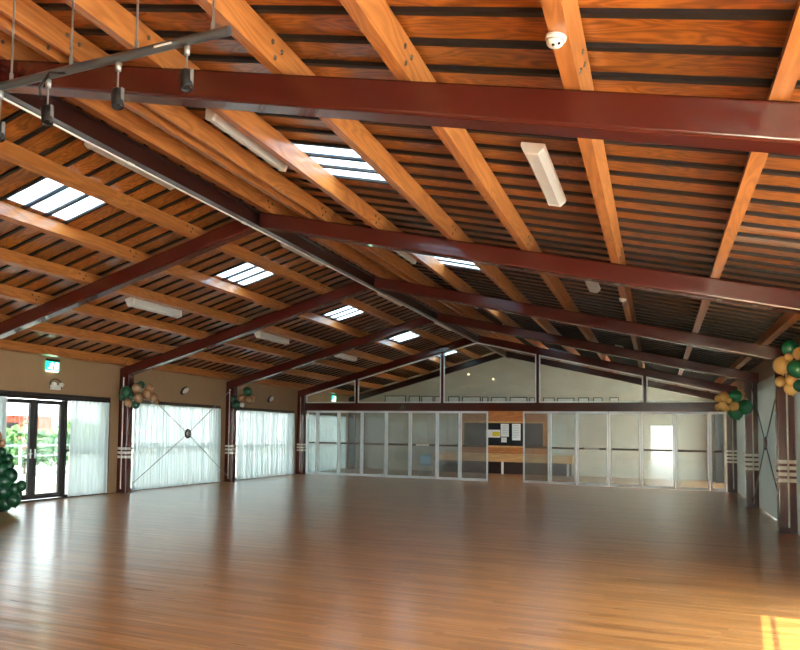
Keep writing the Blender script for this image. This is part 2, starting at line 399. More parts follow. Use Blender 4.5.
names_r = ['lowest timber purlin of the right pitch, along the top of the right wall'] + \
          ['%s timber purlin up from the right wall on the right pitch' % ORD[i] for i in range(1, 7)]
for x, l in zip(RX, names_r): purlin(x, 1, l)
purlin(-5.36, 1, 'timber ridge purlin tight against the right side of the maroon ridge beam', w=.16)
purlin(-4.42, 1, 'thin timber batten just below the highest right pitch purlin', w=.05, h=.197)
for i, x in enumerate(LX):
    l = 'lowest timber purlin of the left pitch, along the top of the left wall' if i == 5 else '%s timber purlin down from the ridge on the left pitch' % ORD[i]
    purlin(x, -1, l)

# ------------------------------------------------------------------ steel frames
FW = .21
FN = ['nearest', 'second nearest', 'third', 'fourth', 'fifth', 'farthest']
FL = ['maroon steel roof frame nearest the camera, crossing the top of the view',
      'second maroon steel roof frame from the camera, before the first left column in view',
      'third maroon steel roof frame, its columns hung with green and tan balloons',
      'fourth maroon steel roof frame, one bay in front of the glass partition',
      'maroon steel roof frame standing on the line of the glass partition',
      'dark steel roof frame seen through the gable glass beyond the partition']
def rounded(u0, u1, v0, v1, r, n=5):
    """closed outline of a rounded rectangle"""
    o = []
    for cx, cy, a0 in ((u1 - r, v1 - r, 0), (u0 + r, v1 - r, 90), (u0 + r, v0 + r, 180), (u1 - r, v0 + r, 270)):
        for k in range(n + 1):
            a = math.radians(a0 + 90 * k / n); o.append((cx + r * math.cos(a), cy + r * math.sin(a)))
    return o
def sweep(m, ra, rb, smooth=True):
    n = len(ra)
    fl = max((Vector(ra[k]) - Vector(ra[(k + 1) % n])).length for k in range(n)) * .3
    o = len(m.v); m.v += list(ra) + list(rb)
    for k in range(n):
        m.f.append((o + k, o + (k + 1) % n, o + n + (k + 1) % n, o + n + k)); m.mi.append(0)
        m.sm.append(smooth and (Vector(ra[k]) - Vector(ra[(k + 1) % n])).length < fl)
    m.add(ra, [tuple(range(n - 1, -1, -1))]); m.add(rb, [tuple(range(n))])
for i, fy in enumerate(FR):
    root = empty('portal_frame', (XM, fy - FW / 2, 0), FL[i], 'steel frame', 'steel portal frames')
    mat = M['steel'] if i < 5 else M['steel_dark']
    for side in (-1, 1):
        a, b = (XM + .06, XR + .02) if side > 0 else (XL - .02, XM - .06)
        m = MB(); out = rounded(fy - FW, fy, 0, .24, .026)
        sweep(m, [(a, y, under(a) + d) for y, d in out], [(b, y, under(b) + d) for y, d in out])
        m.build('rafter', mat, root)
        x0, x1 = (XR, WR - .005) if side > 0 else (WL + .005, XL)
        c = MB(); oc = rounded(x0, x1, fy - FW, fy, .022)
        sweep(c, [(x, y, 0.012) for x, y in oc], [(x, y, under(x) + .24) for x, y in oc])
        co = c.build('column', mat, root)
        bp = MB(); bp.box(x0 - .02 if side > 0 else x0, x1 if side > 0 else x1 + .02, fy - FW - .02, fy + .02, 0, .012); bp.build('base_plate', M['steel_dark'], co)
        if i < 5:
            for k in range(3 if side < 0 else 4):
                z = .86 + k * .105; z1 = z + .062; w = .004
                inner = rounded(x0 + .001, x1 - .001, fy - FW, fy, .022); outer = rounded(x0 - w if side > 0 else x0, x1 if side > 0 else x1 + w, fy - FW - w, fy + w, .026)
                bm = MB(); sweep(bm, [(x, y, z) for x, y in outer], [(x, y, z1) for x, y in outer])
                tag(bm.build('tape_band', M['white'], co), 'white tape band wrapped round the column')
            xc = x0 + .15  # white strip stands in for the highlight along the column edge
            tag(MB().tube([(xc, fy - FW - .014, .1), (xc, fy - FW - .014, under(xc) - .02)], .014, 8).build('conduit', M['white_plastic'], co), 'thin white strip up the column, drawn as its highlight')

# ridge beam
r = empty('ridge_beam', (XM, (Y0 + YB) / 2, ZA), 'dark maroon steel ridge beam running the whole length of the roof', 'beam')
m = MB(); h = .1
m.box(XM - .055, XM + .055, Y0, YB, ZA, ZA + .014); m.box(XM - .055, XM + .055, Y0, YB, ZA + .22, ZA + .234); m.box(XM - .005, XM + .005, Y0, YB, ZA + .014, ZA + .22)
m.build('beam', M['steel_dark'], r)
c = MB(); c.tube([(XM - .05, Y0 + .1, ZA - .012), (XM - .05, FR[4] - .3, ZA - .012)], .012, 8)
for yy in (6.7, 9.3, 12.4, 15.6): c.tube([(XM - .05, yy, ZA - .012), (XM - .05, yy + .12, ZA - .012)], .019, 8)
tag(c.build('conduit', M['white_plastic'], r), 'thin white conduit clipped along the ridge beam')

# ------------------------------------------------------------------ glazed partition
PY = D - .08
hb = MB(); hb.box(XL, XR, D - .15, D, 2.37, 2.385); hb.box(XL, XR, D - .15, D, 2.63, 2.645); hb.box(XL, XR, D - .12, D - .03, 2.385, 2.63)
tag(hb.build('header_beam', M['steel']), 'long maroon beam over the folding glass panels of the partition', 'beam')
g = empty('window_1', (XM, PY, 2.645), 'glazed gable above the maroon beam with four maroon posts', 'window', kind='structure')
posts = [-9.95, -6.77, -3.57, -.35]
for x in posts:
    q = MB(); q.hexa([(x - .04, PY - .05, 2.645), (x + .04, PY - .05, 2.645), (x + .04, PY + .05, 2.645), (x - .04, PY + .05, 2.645),
                      (x - .04, PY - .05, under(x - .04)), (x + .04, PY - .05, under(x + .04)), (x + .04, PY + .05, under(x + .04)), (x - .04, PY + .05, under(x - .04))])
    q.build('mullion', M['steel'], g)
edges = [XL + .02] + posts + [XR - .02]
for i in range(5):
    a = edges[i] + (.045 if i else .0); b = edges[i + 1] - (.045 if i < 4 else 0)
    lo = 2.655
    poly = [(a, lo), (b, lo), (b, under(b) - .005)]
    if a < XM < b: poly.append((XM, under(XM) - .005))
    poly.append((a, under(a) - .005))
    MB().prism(poly, PY - .004, PY + .004).build('pane', M['gglass'], g)
    bd = MB(); n = len(poly); cx = sum(p[0] for p in poly) / n; cz = sum(p[1] for p in poly) / n
    for k in range(n):
        p, q = Vector(poly[k]), Vector(poly[(k + 1) % n]); d = (q - p).normalized(); nn = Vector((-d.y, d.x))
        if nn.dot(Vector((cx, cz)) - p) < 0: nn = -nn
        w = .038; quad = [p, q, q + nn * w, p + nn * w]
        bd.prism([(v.x, v.y) for v in quad], PY - .03, PY - .006)
    bd.build('bead', M['alu'], g)

PX = [-11.95, -11.52, -10.63, -9.74, -8.80, -7.93, -6.96, -6.13, -5.18, None, -4.06, -3.20, -2.35, -1.40, -.47, .48, 1.40, 1.84]
zig = [0, .03, -.03, .02, -.02, .03, .05, -.06, -.02, 0, .05, .03, -.12, -.09, -.08, -.08, -.15, -.13]
PL = ['narrow glass end panel of the partition beside the left column',
      'second glass panel from the left end of the folding partition, full width',
      'third glass panel from the left end of the folding partition',
      'fourth glass panel from the left end of the folding partition',
      'fifth glass panel from the left end of the folding partition',
      'glass panel of the partition with the pale blue chair behind it',
      'brightly reflecting glass panel just right of the pale blue chair',
      'grey glass panel forming the left side of the doorway gap',
      None,
      'grey glass panel forming the right side of the doorway gap',
      'pale reflecting glass panel, second right of the doorway gap',
      'glass panel with a white strip across its dark marking, third right of the gap',
      'fourth glass panel right of the doorway gap',
      'fifth glass panel right of the doorway gap',
      'last full width glass panel before the right end of the partition',
      'narrow glass end panel of the partition beside the right column']
pi = 0
for i in range(len(PX) - 1):
    if PX[i] is None or PX[i + 1] is None: continue
    a = Vector((PX[i], PY + zig[i])); b = Vector((PX[i + 1], PY + zig[i + 1]))
    d = (b - a); w = d.length; ang = math.atan2(d.y, d.x)
    lab = [l for l in PL if l][pi]; pi += 1
    e = empty('folding_panel', (a.x, a.y, 0), lab, 'glass panel', 'folding glass panels of the partition'); e.rotation_euler = (0, 0, ang)
    def loc(mb, name, mat, bev=0):
        o = mb.build(name, mat, None, bevel=bev); o.parent = e; o.location = (0, 0, 0); return o
    fw = .06; z0, z1 = .02, 2.365; g0 = .012
    f = MB(); f.box(g0, fw, -.025, .025, z0, z1); f.box(w - fw, w - g0, -.025, .025, z0, z1); f.box(fw, w - fw, -.025, .025, z0, z0 + .08); f.box(fw, w - fw, -.025, .025, z1 - .07, z1)
    loc(f, 'frame', M['alu'])
    loc(MB().box(fw, w - fw, -.004, .004, z0 + .08, z1 - .07), 'pane', M['pglass'])
    mk = MB(); mx0 = fw + .02 if w > .6 else fw + .04; mx1 = w - mx0
    mk.box(mx0, mx1, -.0065, -.0045, 1.155, 1.215)
    mo = loc(mk, 'marking_strip', M['marking'])
    if 'white strip' in lab or 'blue chair behind' in lab:
        s = MB(); s.box(mx0 + .14, mx1 - .2, -.009, -.0067, 1.15, 1.22); o = s.build('label_strip', M['white'], None); o.parent = mo; o.location = (0, 0, 0)
    hg = MB()
    for z in (.2, 1.2, 2.15): hg.tube([(0.022, -.03, z - .05), (0.022, -.03, z + .05)], .009, 8)
    loc(hg, 'hinge', M['alu'])

# ------------------------------------------------------------------ left windows, door, curtains
def window(n, y0, y1, label, ztop=HW, door=False):
    w = empty('window_%d' % n, (WL - .1, (y0 + y1) / 2, 0), label, 'window', kind='structure')
    f = MB(); t = .06; x0, x1 = WL - .14, WL - .04
    f.box(x0, x1, y0, y0 + t, 0, ztop); f.box(x0, x1, y1 - t, y1, 0, ztop); f.box(x0, x1, y0 + t, y1 - t, ztop - t, ztop); f.box(x0, x1, y0 + t, y1 - t, 0, .07)
    f.build('frame', M['brownframe'], w)
    MB().box(x0 + .01, x1 - .01, y0 + t, y1 - t, 1.06, 1.12).build('transom', M['brownframe'], w)
    for yy in ((y0 + y1) / 2,) if y0 < 10 else ():
        MB().box(x0 + .012, x1 - .012, yy - .03, yy + .03, .07, ztop - t).build('mullion', M['brownframe'], w)
    MB().box(WL - .094, WL - .086, y0 + t, y1 - t, .07, ztop - t).build('pane', M['dimglass'], w)
    # reveal trim standing proud of the wall
    tr = MB(); tr.box(WL - .0, WL + .02, y0 - .06, y0, 0, ztop + .06); tr.box(WL, WL + .02, y1, y1 + .06, 0, ztop + .06); tr.box(WL, WL + .02, y0, y1, ztop, ztop + .06)
    tr.build('architrave', M['brownframe'], w)
    return w
def curtain(y0, y1, z0, z1, label, x=WL + .07, amp=.04, wl=.13, mat=None, group=None, name='sheer_curtain', cat='curtain', nz=12, xsign=1):
    m = MB(); n = int((y1 - y0) / .018); v = []; f = []
    rnd = random.Random(int(y0 * 100)); ph = [rnd.uniform(0, 6.3) for _ in range(4)]
    for j in range(nz + 1):
        z = z0 + (z1 - z0) * j / nz; k = 1 - .55 * (j / nz)
        for i in range(n + 1):
            y = y0 + (y1 - y0) * i / n
            dx = amp * k * (math.sin(2 * PI * y / wl + ph[0] + .9 * math.sin(y * 2.1 + ph[1])) + .5 * math.sin(2 * PI * y / (wl * 2.7) + ph[2]))
            v.append((x + dx, y + .006 * math.sin(9 * y + 3 * z), z))
    for j in range(nz):
        for i in range(n): a = j * (n + 1) + i; f.append((a, a + 1, a + n + 2, a + n + 1))
    m.add(v, f, 0, True)
    return tag(m.build(name, mat or M['sheer']), label, cat, group)
wn = 2
WLAB = {15.15: 'brown framed window behind the crossed cables on the left wall', 20.25: 'brown framed left window nearest the glass partition',
        25.3: 'brown framed left window beyond the glass partition'}
for (a, b, _, _) in LEFT:
    if abs(a - 10.2) < .01: continue
    window(wn, a, b, WLAB.get(a) or 'brown framed window on the left wall, %s' % {-4.85: 'behind the camera', .25: 'beside the camera', 5.2: 'just left of the glass doors'}[a]); wn += 1
CUR = {-4.85: 'white sheer curtain on the left wall behind the camera', .25: 'white sheer curtain on the left wall beside the camera', 15.15: 'white sheer curtain behind the crossed cables on the left wall', 20.25: 'white sheer curtain on the left window nearest the partition',
       25.3: 'white sheer curtain beyond the glass partition', 5.2: 'white sheer curtain on the left window before the glass doors'}
for a, l in CUR.items():
    b = [s for s in LEFT if abs(s[0] - a) < .01][0][1]
    curtain(a + .03, b - .03, .02, HW - .03, l, group='white sheer curtains of the left wall')
# glass doors in the bay before the first visible column
dr = empty('door_1', (WL - .1, 12.1, 0), 'dark bronze framed glass double doors opening to the terrace', 'door', kind='structure')
f = MB(); x0, x1 = WL - .16, WL - .02
for y in (10.2, 11.02, 12.86, 14.19): f.box(x0, x1, y, y + .06, 0, HW)
f.box(x0, x1, 10.2, 14.25, HW - .07, HW); f.box(x0, x1, 10.2, 11.02, 0, .07); f.box(x0, x1, 12.92, 14.25, 0, .07); f.box(x0, x1, 11.08, 12.86, 0, .02)
f.box(x0 + .02, x1 - .02, 12.92, 14.19, 1.05, 1.1); f.box(x0 + .02, x1 - .02, 10.26, 11.02, 1.05, 1.1)
f.build('frame', M['dark_alu'], dr)
MB().box(WL - .1, WL - .09, 12.92, 14.19, .07, HW - .07).build('pane', M['dimglass'], dr); MB().box(WL - .1, WL - .09, 10.26, 11.02, .07, HW - .07).build('pane', M['dimglass'], dr)
for y0, y1 in ((11.09, 11.965), (11.975, 12.85)):
    l = MB(); x0, x1 = WL - .12, WL - .06; t = .1
    l.box(x0, x1, y0, y0 + t, .03, HW - .08); l.box(x0, x1, y1 - t, y1, .03, HW - .08); l.box(x0, x1, y0 + t, y1 - t, HW - .17, HW - .08); l.box(x0, x1, y0 + t, y1 - t, .03, .14)
    lo = l.build('leaf', M['dark_alu'], dr)
    MB().box(WL - .094, WL - .088, y0 + t, y1 - t, .14, HW - .17).build('pane', M['dimglass'], lo)
    yh = y1 - .06 if y0 < 11.5 else y0 + .06
    h = MB(); h.tube([(WL - .06, yh, 1.02), (WL - .01, yh, 1.02), (WL - .01, yh + (.1 if y0 > 11.5 else -.1), 1.02)], .01, 8); h.box(WL - .062, WL - .055, yh - .02, yh + .02, .92, 1.12)
    h.build('handle', M['alu'], lo)
a = MB(); a.box(WL, WL + .02, 10.14, 10.2, 0, HW + .07); a.box(WL, WL + .02, 14.25, 14.31, 0, HW + .07); a.box(WL, WL + .02, 10.2, 14.25, HW, HW + .07); a.build('architrave', M['dark_alu'], dr)
curtain(12.93, 14.2, .03, HW - .06, 'white sheer curtain drawn over the right side light of the glass doors', group='white sheer curtains of the left wall')
curtain(10.24, 11.1, .03, HW - .06, 'white sheer curtain drawn beside the left leaf of the glass doors', group='white sheer curtains of the left wall')

# wall fittings on the left wall
def exit_sign(y, z, label):
    e = empty('exit_sign', (WL, y, z), label, 'exit sign', 'green exit signs')
    MB().box(WL + .002, WL + .05, y - .19, y + .19, z + .16, z + .21).build('housing', M['black'], e)
    MB().box(WL + .02, WL + .04, y - .19, y + .19, z - .04, z + .16).build('panel', M['exit'], e)
    # running figure and door pictogram
    p = MB(); X = WL + .0405
    p.box(X, X + .002, y + .06, y + .15, z - .02, z + .14)
    for q in ((-.02, .125, .018),):
        p.lathe([(0, .002), (q[2], .002), (q[2], 0)], (X, y + q[0], z + q[1]), (1, 0, 0), 12)
    def bar(a, b, w=.012):
        a = Vector(a); b = Vector(b); d = (b - a).normalized(); nn = Vector((-d.y, d.x)) * w
        qs = [a + nn, b + nn, b - nn, a - nn]; p.hexa([(X, y + v.x, z + v.y) for v in qs] + [(X + .002, y + v.x, z + v.y) for v in qs])
    bar((-.03, .1), (-.06, .045), .018); bar((-.06, .045), (-.02, .02)); bar((-.02, .02), (-.03, -.025)); bar((-.06, .045), (-.1, .01)); bar((-.1, .01), (-.14, .015))
    bar((-.03, .095), (.02, .075), .009); bar((-.03, .1), (-.09, .09), .009)
    p.build('pictogram', M['exitw'], e)
    MB().box(WL + .002, WL + .03, y - .17, y + .17, z - .06, z - .045).build('lamp', M['exitw'], e)
exit_sign(12.36, 2.9, 'green running-man exit sign above the glass doors')
exit_sign(28.0, 2.93, 'green exit sign far off, seen through the gable glass')
e = empty('emergency_light', (WL, 12.45, 2.5), 'small grey twin spot emergency light between door and exit sign', 'emergency light')
MB().box(WL + .002, WL + .09, 12.33, 12.57, 2.44, 2.54).build('battery_box', M['white_plastic'], e)
q = MB(); q.tube([(WL + .05, 12.28, 2.46)] + [(WL + .05, 12.45 - .17 * math.cos(t), 2.56 + .12 * math.sin(t)) for t in [k * PI / 8 for k in range(9)]] + [(WL + .05, 12.62, 2.46)], .012, 8)
q.build('bracket', M['black'], e)
for y in (12.34, 12.56):
    MB().lathe([(0, .09), (.05, .09), (.045, .03), (.02, 0)], (WL + .06, y, 2.57), (1, 0, -.3), 14).build('spot_head', M['white_plastic'], e)
def bulkhead(y, label):
    e = empty('wall_light', (WL, y, 2.7), label, 'wall light', 'oval wall lights above the left windows')
    MB().lathe([(0, 0), (.15, 0), (.15, .03), (.12, .05)], (0, 0, 0), (1, 0, 0), 20).build('backplate', M['black'], e)
    MB().lathe([(.12, .05), (.11, .08), (.07, .1), (0, .105)], (0, 0, 0), (1, 0, 0), 20).build('lens', M['white_plastic'], e)
    for c in e.children: c.location = (.001, 0, 0); c.scale = (1, 1.25, .6); c.rotation_euler = (.5, 0, 0)
bulkhead(17.4, 'oval white wall light above the curtain with crossed cables')
bulkhead(22.5, 'oval white wall light above the curtain nearest the partition')

# crossed tie rods with a ring, left and right
def brace(xw, y0, y1, z00, z01, ztop, cy, cz, label, ringmat, rodmat, rr, mid):
    e = empty('cross_brace', (xw, cy, cz), label, 'brace', 'crossed tie rods')
    for (y, z) in ((y0, z00), (y1, z01), (y0, ztop), (y1, ztop)):
        d = Vector((0, cy - y, cz - z)).normalized() * rr
        MB().tube([(xw, y, z), (xw, cy - d.y, cz - d.z)], .011, 8).build('tie_rod', rodmat, e)
    n = 24; m = MB()
    prof = [(rr, -.02), (rr + .01, 0), (rr, .02), (rr - .035, .02), (rr - .035, -.02), (rr, -.02)]
    m.lathe(prof, (xw, cy, cz), (1, 0, 0), n); m.build('ring', ringmat, e)
    if mid: MB().lathe([(0, -.012), (rr - .04, -.012), (rr - .04, .012), (0, .012)], (xw, cy, cz), (1, 0, 0), 20).build('hub_plate', mid, e)
brace(-12.1, FR[2] + .03, FR[3] - FW - .03, .14, .12, 2.85, 17.35, 1.48, 'thin crossed cables with a dark ring over the sheer curtain', M['black'], M['rod'], .13, M['white'])
brace(1.99, FR[2] + .03, FR[3] - FW - .03, .14, .12, 2.85, 17.3, 1.5, 'maroon crossed tie rods with a round plate before the grey drape', M['steel'], M['steel_dark'], .13, M['cleat'])

# right side: drapes in the closed bays
DR = [(8.45, FR[1] - FW - .04), (FR[1] + .04, FR[2] - FW - .04), (FR[2] + .04, FR[3] - FW - .04), (FR[3] + .04, FR[4] - FW - .04), (29.25, FR[5] - FW - .04)]
DRL = ['pale grey full height drape beside the glazed opening near the camera', 'pale grey drape on the right wall before the column with big balloons',
       'pale grey drape on the right wall behind the maroon crossed tie rods', 'pale grey drape on the right wall next to the partition', 'pale grey drape on the right wall beyond the partition']
for (a, b), l in zip(DR, DRL):
    curtain(a, b, .02, 2.86, l, x=WR - .045, amp=.012, wl=.32, mat=M['drape'], group='grey drapes of the right wall', name='grey_drape', nz=14)
# right openings: unseen near ones enlarged, last one added, for more daylight
for n, (a, b, z0, z1) in enumerate(RIGHT):
    w = empty('window_%d' % (wn + n), (WR + .1, (a + b) / 2, 0), 'tall glazed opening on the right wall, %s' % ['behind the camera', 'beside the camera', 'just ahead of the camera', 'behind the drape before the nearest right column', 'behind the drape with crossed tie rods', 'behind the drape next to the partition', 'unseen, added to light the back room'][n], 'window', kind='structure')
    f = MB(); x0, x1 = WR + .05, WR + .13; t = .05
    f.box(x0, x1, a, a + t, 0, z1); f.box(x0, x1, b - t, b, 0, z1); f.box(x0, x1, a + t, b - t, z1 - t, z1); f.box(x0, x1, a + t, b - t, 0, .05)
    f.build('frame', M['alu'], w)
    MB().box(x0, x1, a + t, b - t, 1.2, 1.25).build('transom', M['alu'], w)
    MB().box(WR + .086, WR + .092, a + t, b - t, .05, z1 - t).build('pane', M['dimglass'] if 10 < a < 25 else M['glass'], w)
for n, (a, b, za, zb) in enumerate(FRONT):
    w = empty('window_%d' % (wn + 7 + n), ((a + b) / 2, Y0 - .1, 0), 'tall window in the end wall behind the camera, %s' % ['with a curtain', 'letting the low sun in'][n], 'window', kind='structure')
    f = MB(); t = .07 if n == 0 else .07; ya, yb = Y0 - .14, Y0 - .04
    f.box(a, a + t, ya, yb, za, zb); f.box(b - t, b, ya, yb, za, zb); f.box(a + t, b - t, ya, yb, zb - (.12 if n else t), zb); f.box(a + t, b - t, ya, yb, za, za + t)
    f.build('frame', M['dark_alu'], w)
    if n == 1: MB().box(-.357, -.317, Y0 - .11, Y0 - .07, za + t, zb - t).build('mullion', M['dark_alu'], w)
    MB().box(a + t, b - t, Y0 - .094, Y0 - .086, za + t, zb - t).build('pane', M['glass'], w)

cf = MB(); nn = 130; vv = []  # opaque drape added to keep the low sun off the floor
for z in (.02, 1.2, 2.58):
    for q in range(nn + 1):
        x = -7.4 + 2.4 * q / nn; vv.append((x, Y0 + .06 + .025 * math.sin(x * 48), z))
cf.add(vv, [(r * (nn + 1) + q, r * (nn + 1) + q + 1, (r + 1) * (nn + 1) + q + 1, (r + 1) * (nn + 1) + q) for r in range(2) for q in range(nn)], 0, True)
tag(cf.build('drape', M['drape']), 'unseen pale drape on the end wall, added to block the low sun', 'curtain')

# ------------------------------------------------------------------ balloons
CAMC = Vector((0, 0, 1.6))
YAW, PIT, ROL, FOC, CX, CY = -.4246, .0579, .0155, 734.37, 325.84, 388.94
def cam_axes():
    cy, sy, cp, sp = math.cos(YAW), math.sin(YAW), math.cos(PIT), math.sin(PIT)
    fwd = Vector((sy * cp, cy * cp, sp)); rt = Vector((cy, -sy, 0)); up = rt.cross(fwd)
    return rt * math.cos(ROL) + up * math.sin(ROL), -rt * math.sin(ROL) + up * math.cos(ROL), fwd
def measured(u, v, depth):            # photo measurement -> metres in the hall
    r_, u_, w_ = cam_axes(); return CAMC + (w_ + r_ * ((u - CX) / FOC) - u_ * ((v - CY) / FOC)) * depth
def balloon(parent, c, r, mat, label=None):
    prof = []
    for k in range(11):
        t = PI * k / 10; rr = math.sin(t) * r; hh = -math.cos(t) * r * 1.08
        if k < 4: rr *= 1 - .06 * (4 - k) / 4
        prof.append((max(rr, .0005), hh))
    knot = [(.0, -1.22 * r), (.16 * r, -1.2 * r), (.05 * r, -1.08 * r)]
    ax = Vector((random.uniform(-.6, .6), random.uniform(-.6, .6), 1))
    o = MB().lathe(knot[:2] + [(.05 * r, -1.1 * r)] + prof[1:], c, ax, 18).build('balloon', mat, parent, origin=c)
    if label: o['label'] = label
    return o
def cluster(label, base_depth, items, group='balloon bunches', name='balloon_cluster', loc=None):
    pts = [(measured(u, v, base_depth + dz), rpx / FOC * (base_depth + dz), k) for (u, v, rpx, k, dz) in items]
    c = sum((p for p, _, _ in pts), Vector()) / len(pts)
    e = empty(name, loc or c, label, 'balloons', group)
    for p, r_, k in pts: balloon(e, p, r_, M[k], {'green': 'green balloon', 'dkgreen': 'dark green balloon', 'gold': 'gold balloon', 'tan': 'tan balloon', 'white': 'white balloon'}[k])
    return e
cluster('bunch of dark green and tan balloons on the left column beside the crossed cables', 18.05, [
    (126.3, 392, 5.6, 'dkgreen', 0), (122.5, 397, 3.6, 'dkgreen', .05), (136.8, 388.3, 5, 'tan', -.05), (138.5, 397.8, 5, 'tan', -.15), (128, 402.8, 4.3, 'tan', -.1), (147, 394.3, 5, 'tan', 0),
    (149.2, 388.4, 4.2, 'tan', .12), (153.2, 397.3, 4.6, 'tan', .05), (135.8, 404.8, 4, 'dkgreen', -.02), (141, 385.2, 4, 'dkgreen', .15), (131, 397, 4, 'dkgreen', -.02), (157, 402, 2.6, 'tan', .1)])
cluster('small bunch of green and brown balloons on the left column nearer the partition', 22.6, [
    (247.6, 391.5, 4.6, 'dkgreen', -.1), (236, 404.5, 4.4, 'dkgreen', -.1), (249, 399.8, 3.9, 'tan', -.12), (241.6, 398, 3.4, 'tan', -.1), (242.2, 404.8, 2.4, 'white', -.12), (252.8, 398.5, 3.4, 'tan', .0), (233.5, 399, 3, 'dkgreen', -.05), (245, 396, 3, 'tan', 0)])
cluster('bunch of green and gold balloons at the right end of the partition', 16.75, [
    (724, 397, 5.2, 'gold', 0), (718.2, 398.5, 3.4, 'gold', .02), (722.5, 406, 4.4, 'gold', -.05), (717.8, 407, 3, 'gold', .03), (734, 406.5, 4.7, 'gold', -.14), (735, 396.5, 6.2, 'green', -.06),
    (745, 407, 7.2, 'green', -.08), (735.5, 412.3, 7.2, 'green', .02), (740.5, 393.5, 4, 'gold', .08), (745, 400.5, 2.8, 'gold', -.04), (729, 401, 3, 'gold', -.1), (727, 408, 3.2, 'gold', -.08)])
cluster('large bunch of green and gold balloons on the nearest right column', 12.0, [
    (790, 348, 8, 'green', -.4), (800, 353.5, 6.5, 'gold', -.72), (782.4, 365.6, 8.7, 'gold', -.35), (797, 369, 8.8, 'green', -.75), (780.6, 381.6, 5.2, 'gold', -.35), (791.4, 379.6, 5.6, 'gold', -.6),
    (791.3, 388.3, 6.8, 'gold', -.5), (800, 386, 6, 'green', -.78), (789, 357, 4, 'gold', -.45)])
base = Vector((-11.25, 10.3, 0))
fb = cluster('heap of dark green balloons on the floor before the glass doors', 13.8, [
    (8.6, 458.5, 4.8, 'dkgreen', .1), (1, 452.5, 5.2, 'dkgreen', .1), (-3, 460, 8, 'dkgreen', 0), (10, 475.5, 7.6, 'dkgreen', -.05), (21.3, 486, 5.4, 'dkgreen', 0), (0, 470, 8, 'dkgreen', -.08), (13.5, 500, 7, 'dkgreen', -.06),
    (2.5, 491, 9, 'dkgreen', -.12), (4, 482, 8, 'dkgreen', -.12), (14, 489, 6, 'dkgreen', -.03), (5, 503, 7.5, 'dkgreen', .02), (-8, 480, 11, 'dkgreen', 0), (-10, 497, 11, 'dkgreen', .05), (9, 466, 5, 'dkgreen', .02), (18, 494, 4, 'dkgreen', .1),
    (1.5, 443, 4.5, 'tan', .2), (-4, 436, 6, 'tan', .2), (-6, 448, 6, 'tan', .1)], group='balloon bunches')
st = MB(); st.lathe([(0, 0), (.2, 0), (.2, .03), (.03, .05), (.02, .06), (.02, 1.5)], measured(-6, 512, 13.85) * 1, (0, 0, 1), 16)
so = st.build('stand', M['black'], fb); so.location.z -= (world_loc(so).z + min(v.co.z for v in so.data.vertices)) - .001

# ------------------------------------------------------------------ hung lighting bar and spots
PYY, PZ = 3.35, 3.8
bar = empty('lighting_bar', (-3.9, PYY, PZ), 'grey steel lighting bar hung on thin rods at the top left', 'lighting bar')
MB().tube([(-5.4, PYY, PZ), (-2.13, PYY, PZ)], .027, 16).build('pipe', M['pipe'], bar)
for x in (-4.85, -3.77, -3.27, -2.77, -2.24):
    b = MB(); b.tube([(x, PYY, PZ + .02), (x, PYY, under(x) + .446)], .007, 8); b.tube([(x, PYY, PZ + .02), (x, PYY, PZ + .07)], .013, 8)
    b.build('hanger_rod', M['rod'], bar)
c = MB(); c.tube([(-3.3, PYY - .01, PZ - .02), (-3.42, PYY - .02, PZ - .0), (-3.5, PYY - .02, PZ - .08), (-3.5, PYY - .01, PZ - .15)], .011, 8)
tag(c.build('power_cable', M['black'], bar), 'black looped cable')
tag(MB().tube([(-2.62, PYY - .028, PZ - .005), (-2.5, PYY - .028, PZ - .005)], .006, 6).build('label_strip', M['white'], bar), 'white strip on the pipe')
SPL = ['black cylinder spotlight at the left edge under the lighting bar', 'black spotlight under the lighting bar below the looped cable',
       'black spotlight hung under the middle of the lighting bar', 'black spotlight under the free right end of the lighting bar']
for (x, z), l in zip(((-3.86, 3.5), (-3.45, 3.54), (-2.9, 3.55), (-2.41, 3.57)), SPL):
    e = empty('spotlight', (x, PYY, z), l, 'spotlight', 'spotlights under the lighting bar')
    s = MB(); s.tube([(x, PYY, z + .05), (x, PYY, PZ - .03)], .006, 8); s.lathe([(.0, .0), (.018, 0), (.018, .05), (0, .05)], (x, PYY, PZ - .08), (0, 0, 1), 10); s.build('drop_rod', M['rod'], e)
    ax = Vector((.25, -.15, -1)).normalized(); c0 = Vector((x, PYY, z))
    MB().lathe([(0, -.06), (.03, -.06), (.036, -.05), (.036, .055), (.03, .06), (.03, .045), (0, .045)], c0, ax, 16).build('can', M['black'], e)
    MB().lathe([(0, .046), (.029, .046)], c0, ax, 16).build('lens', M['black'], e)
    MB().box(x + .034, x + .04, PYY - .012, PYY + .012, z - .05, z + .06).build('yoke', M['rod'], e)

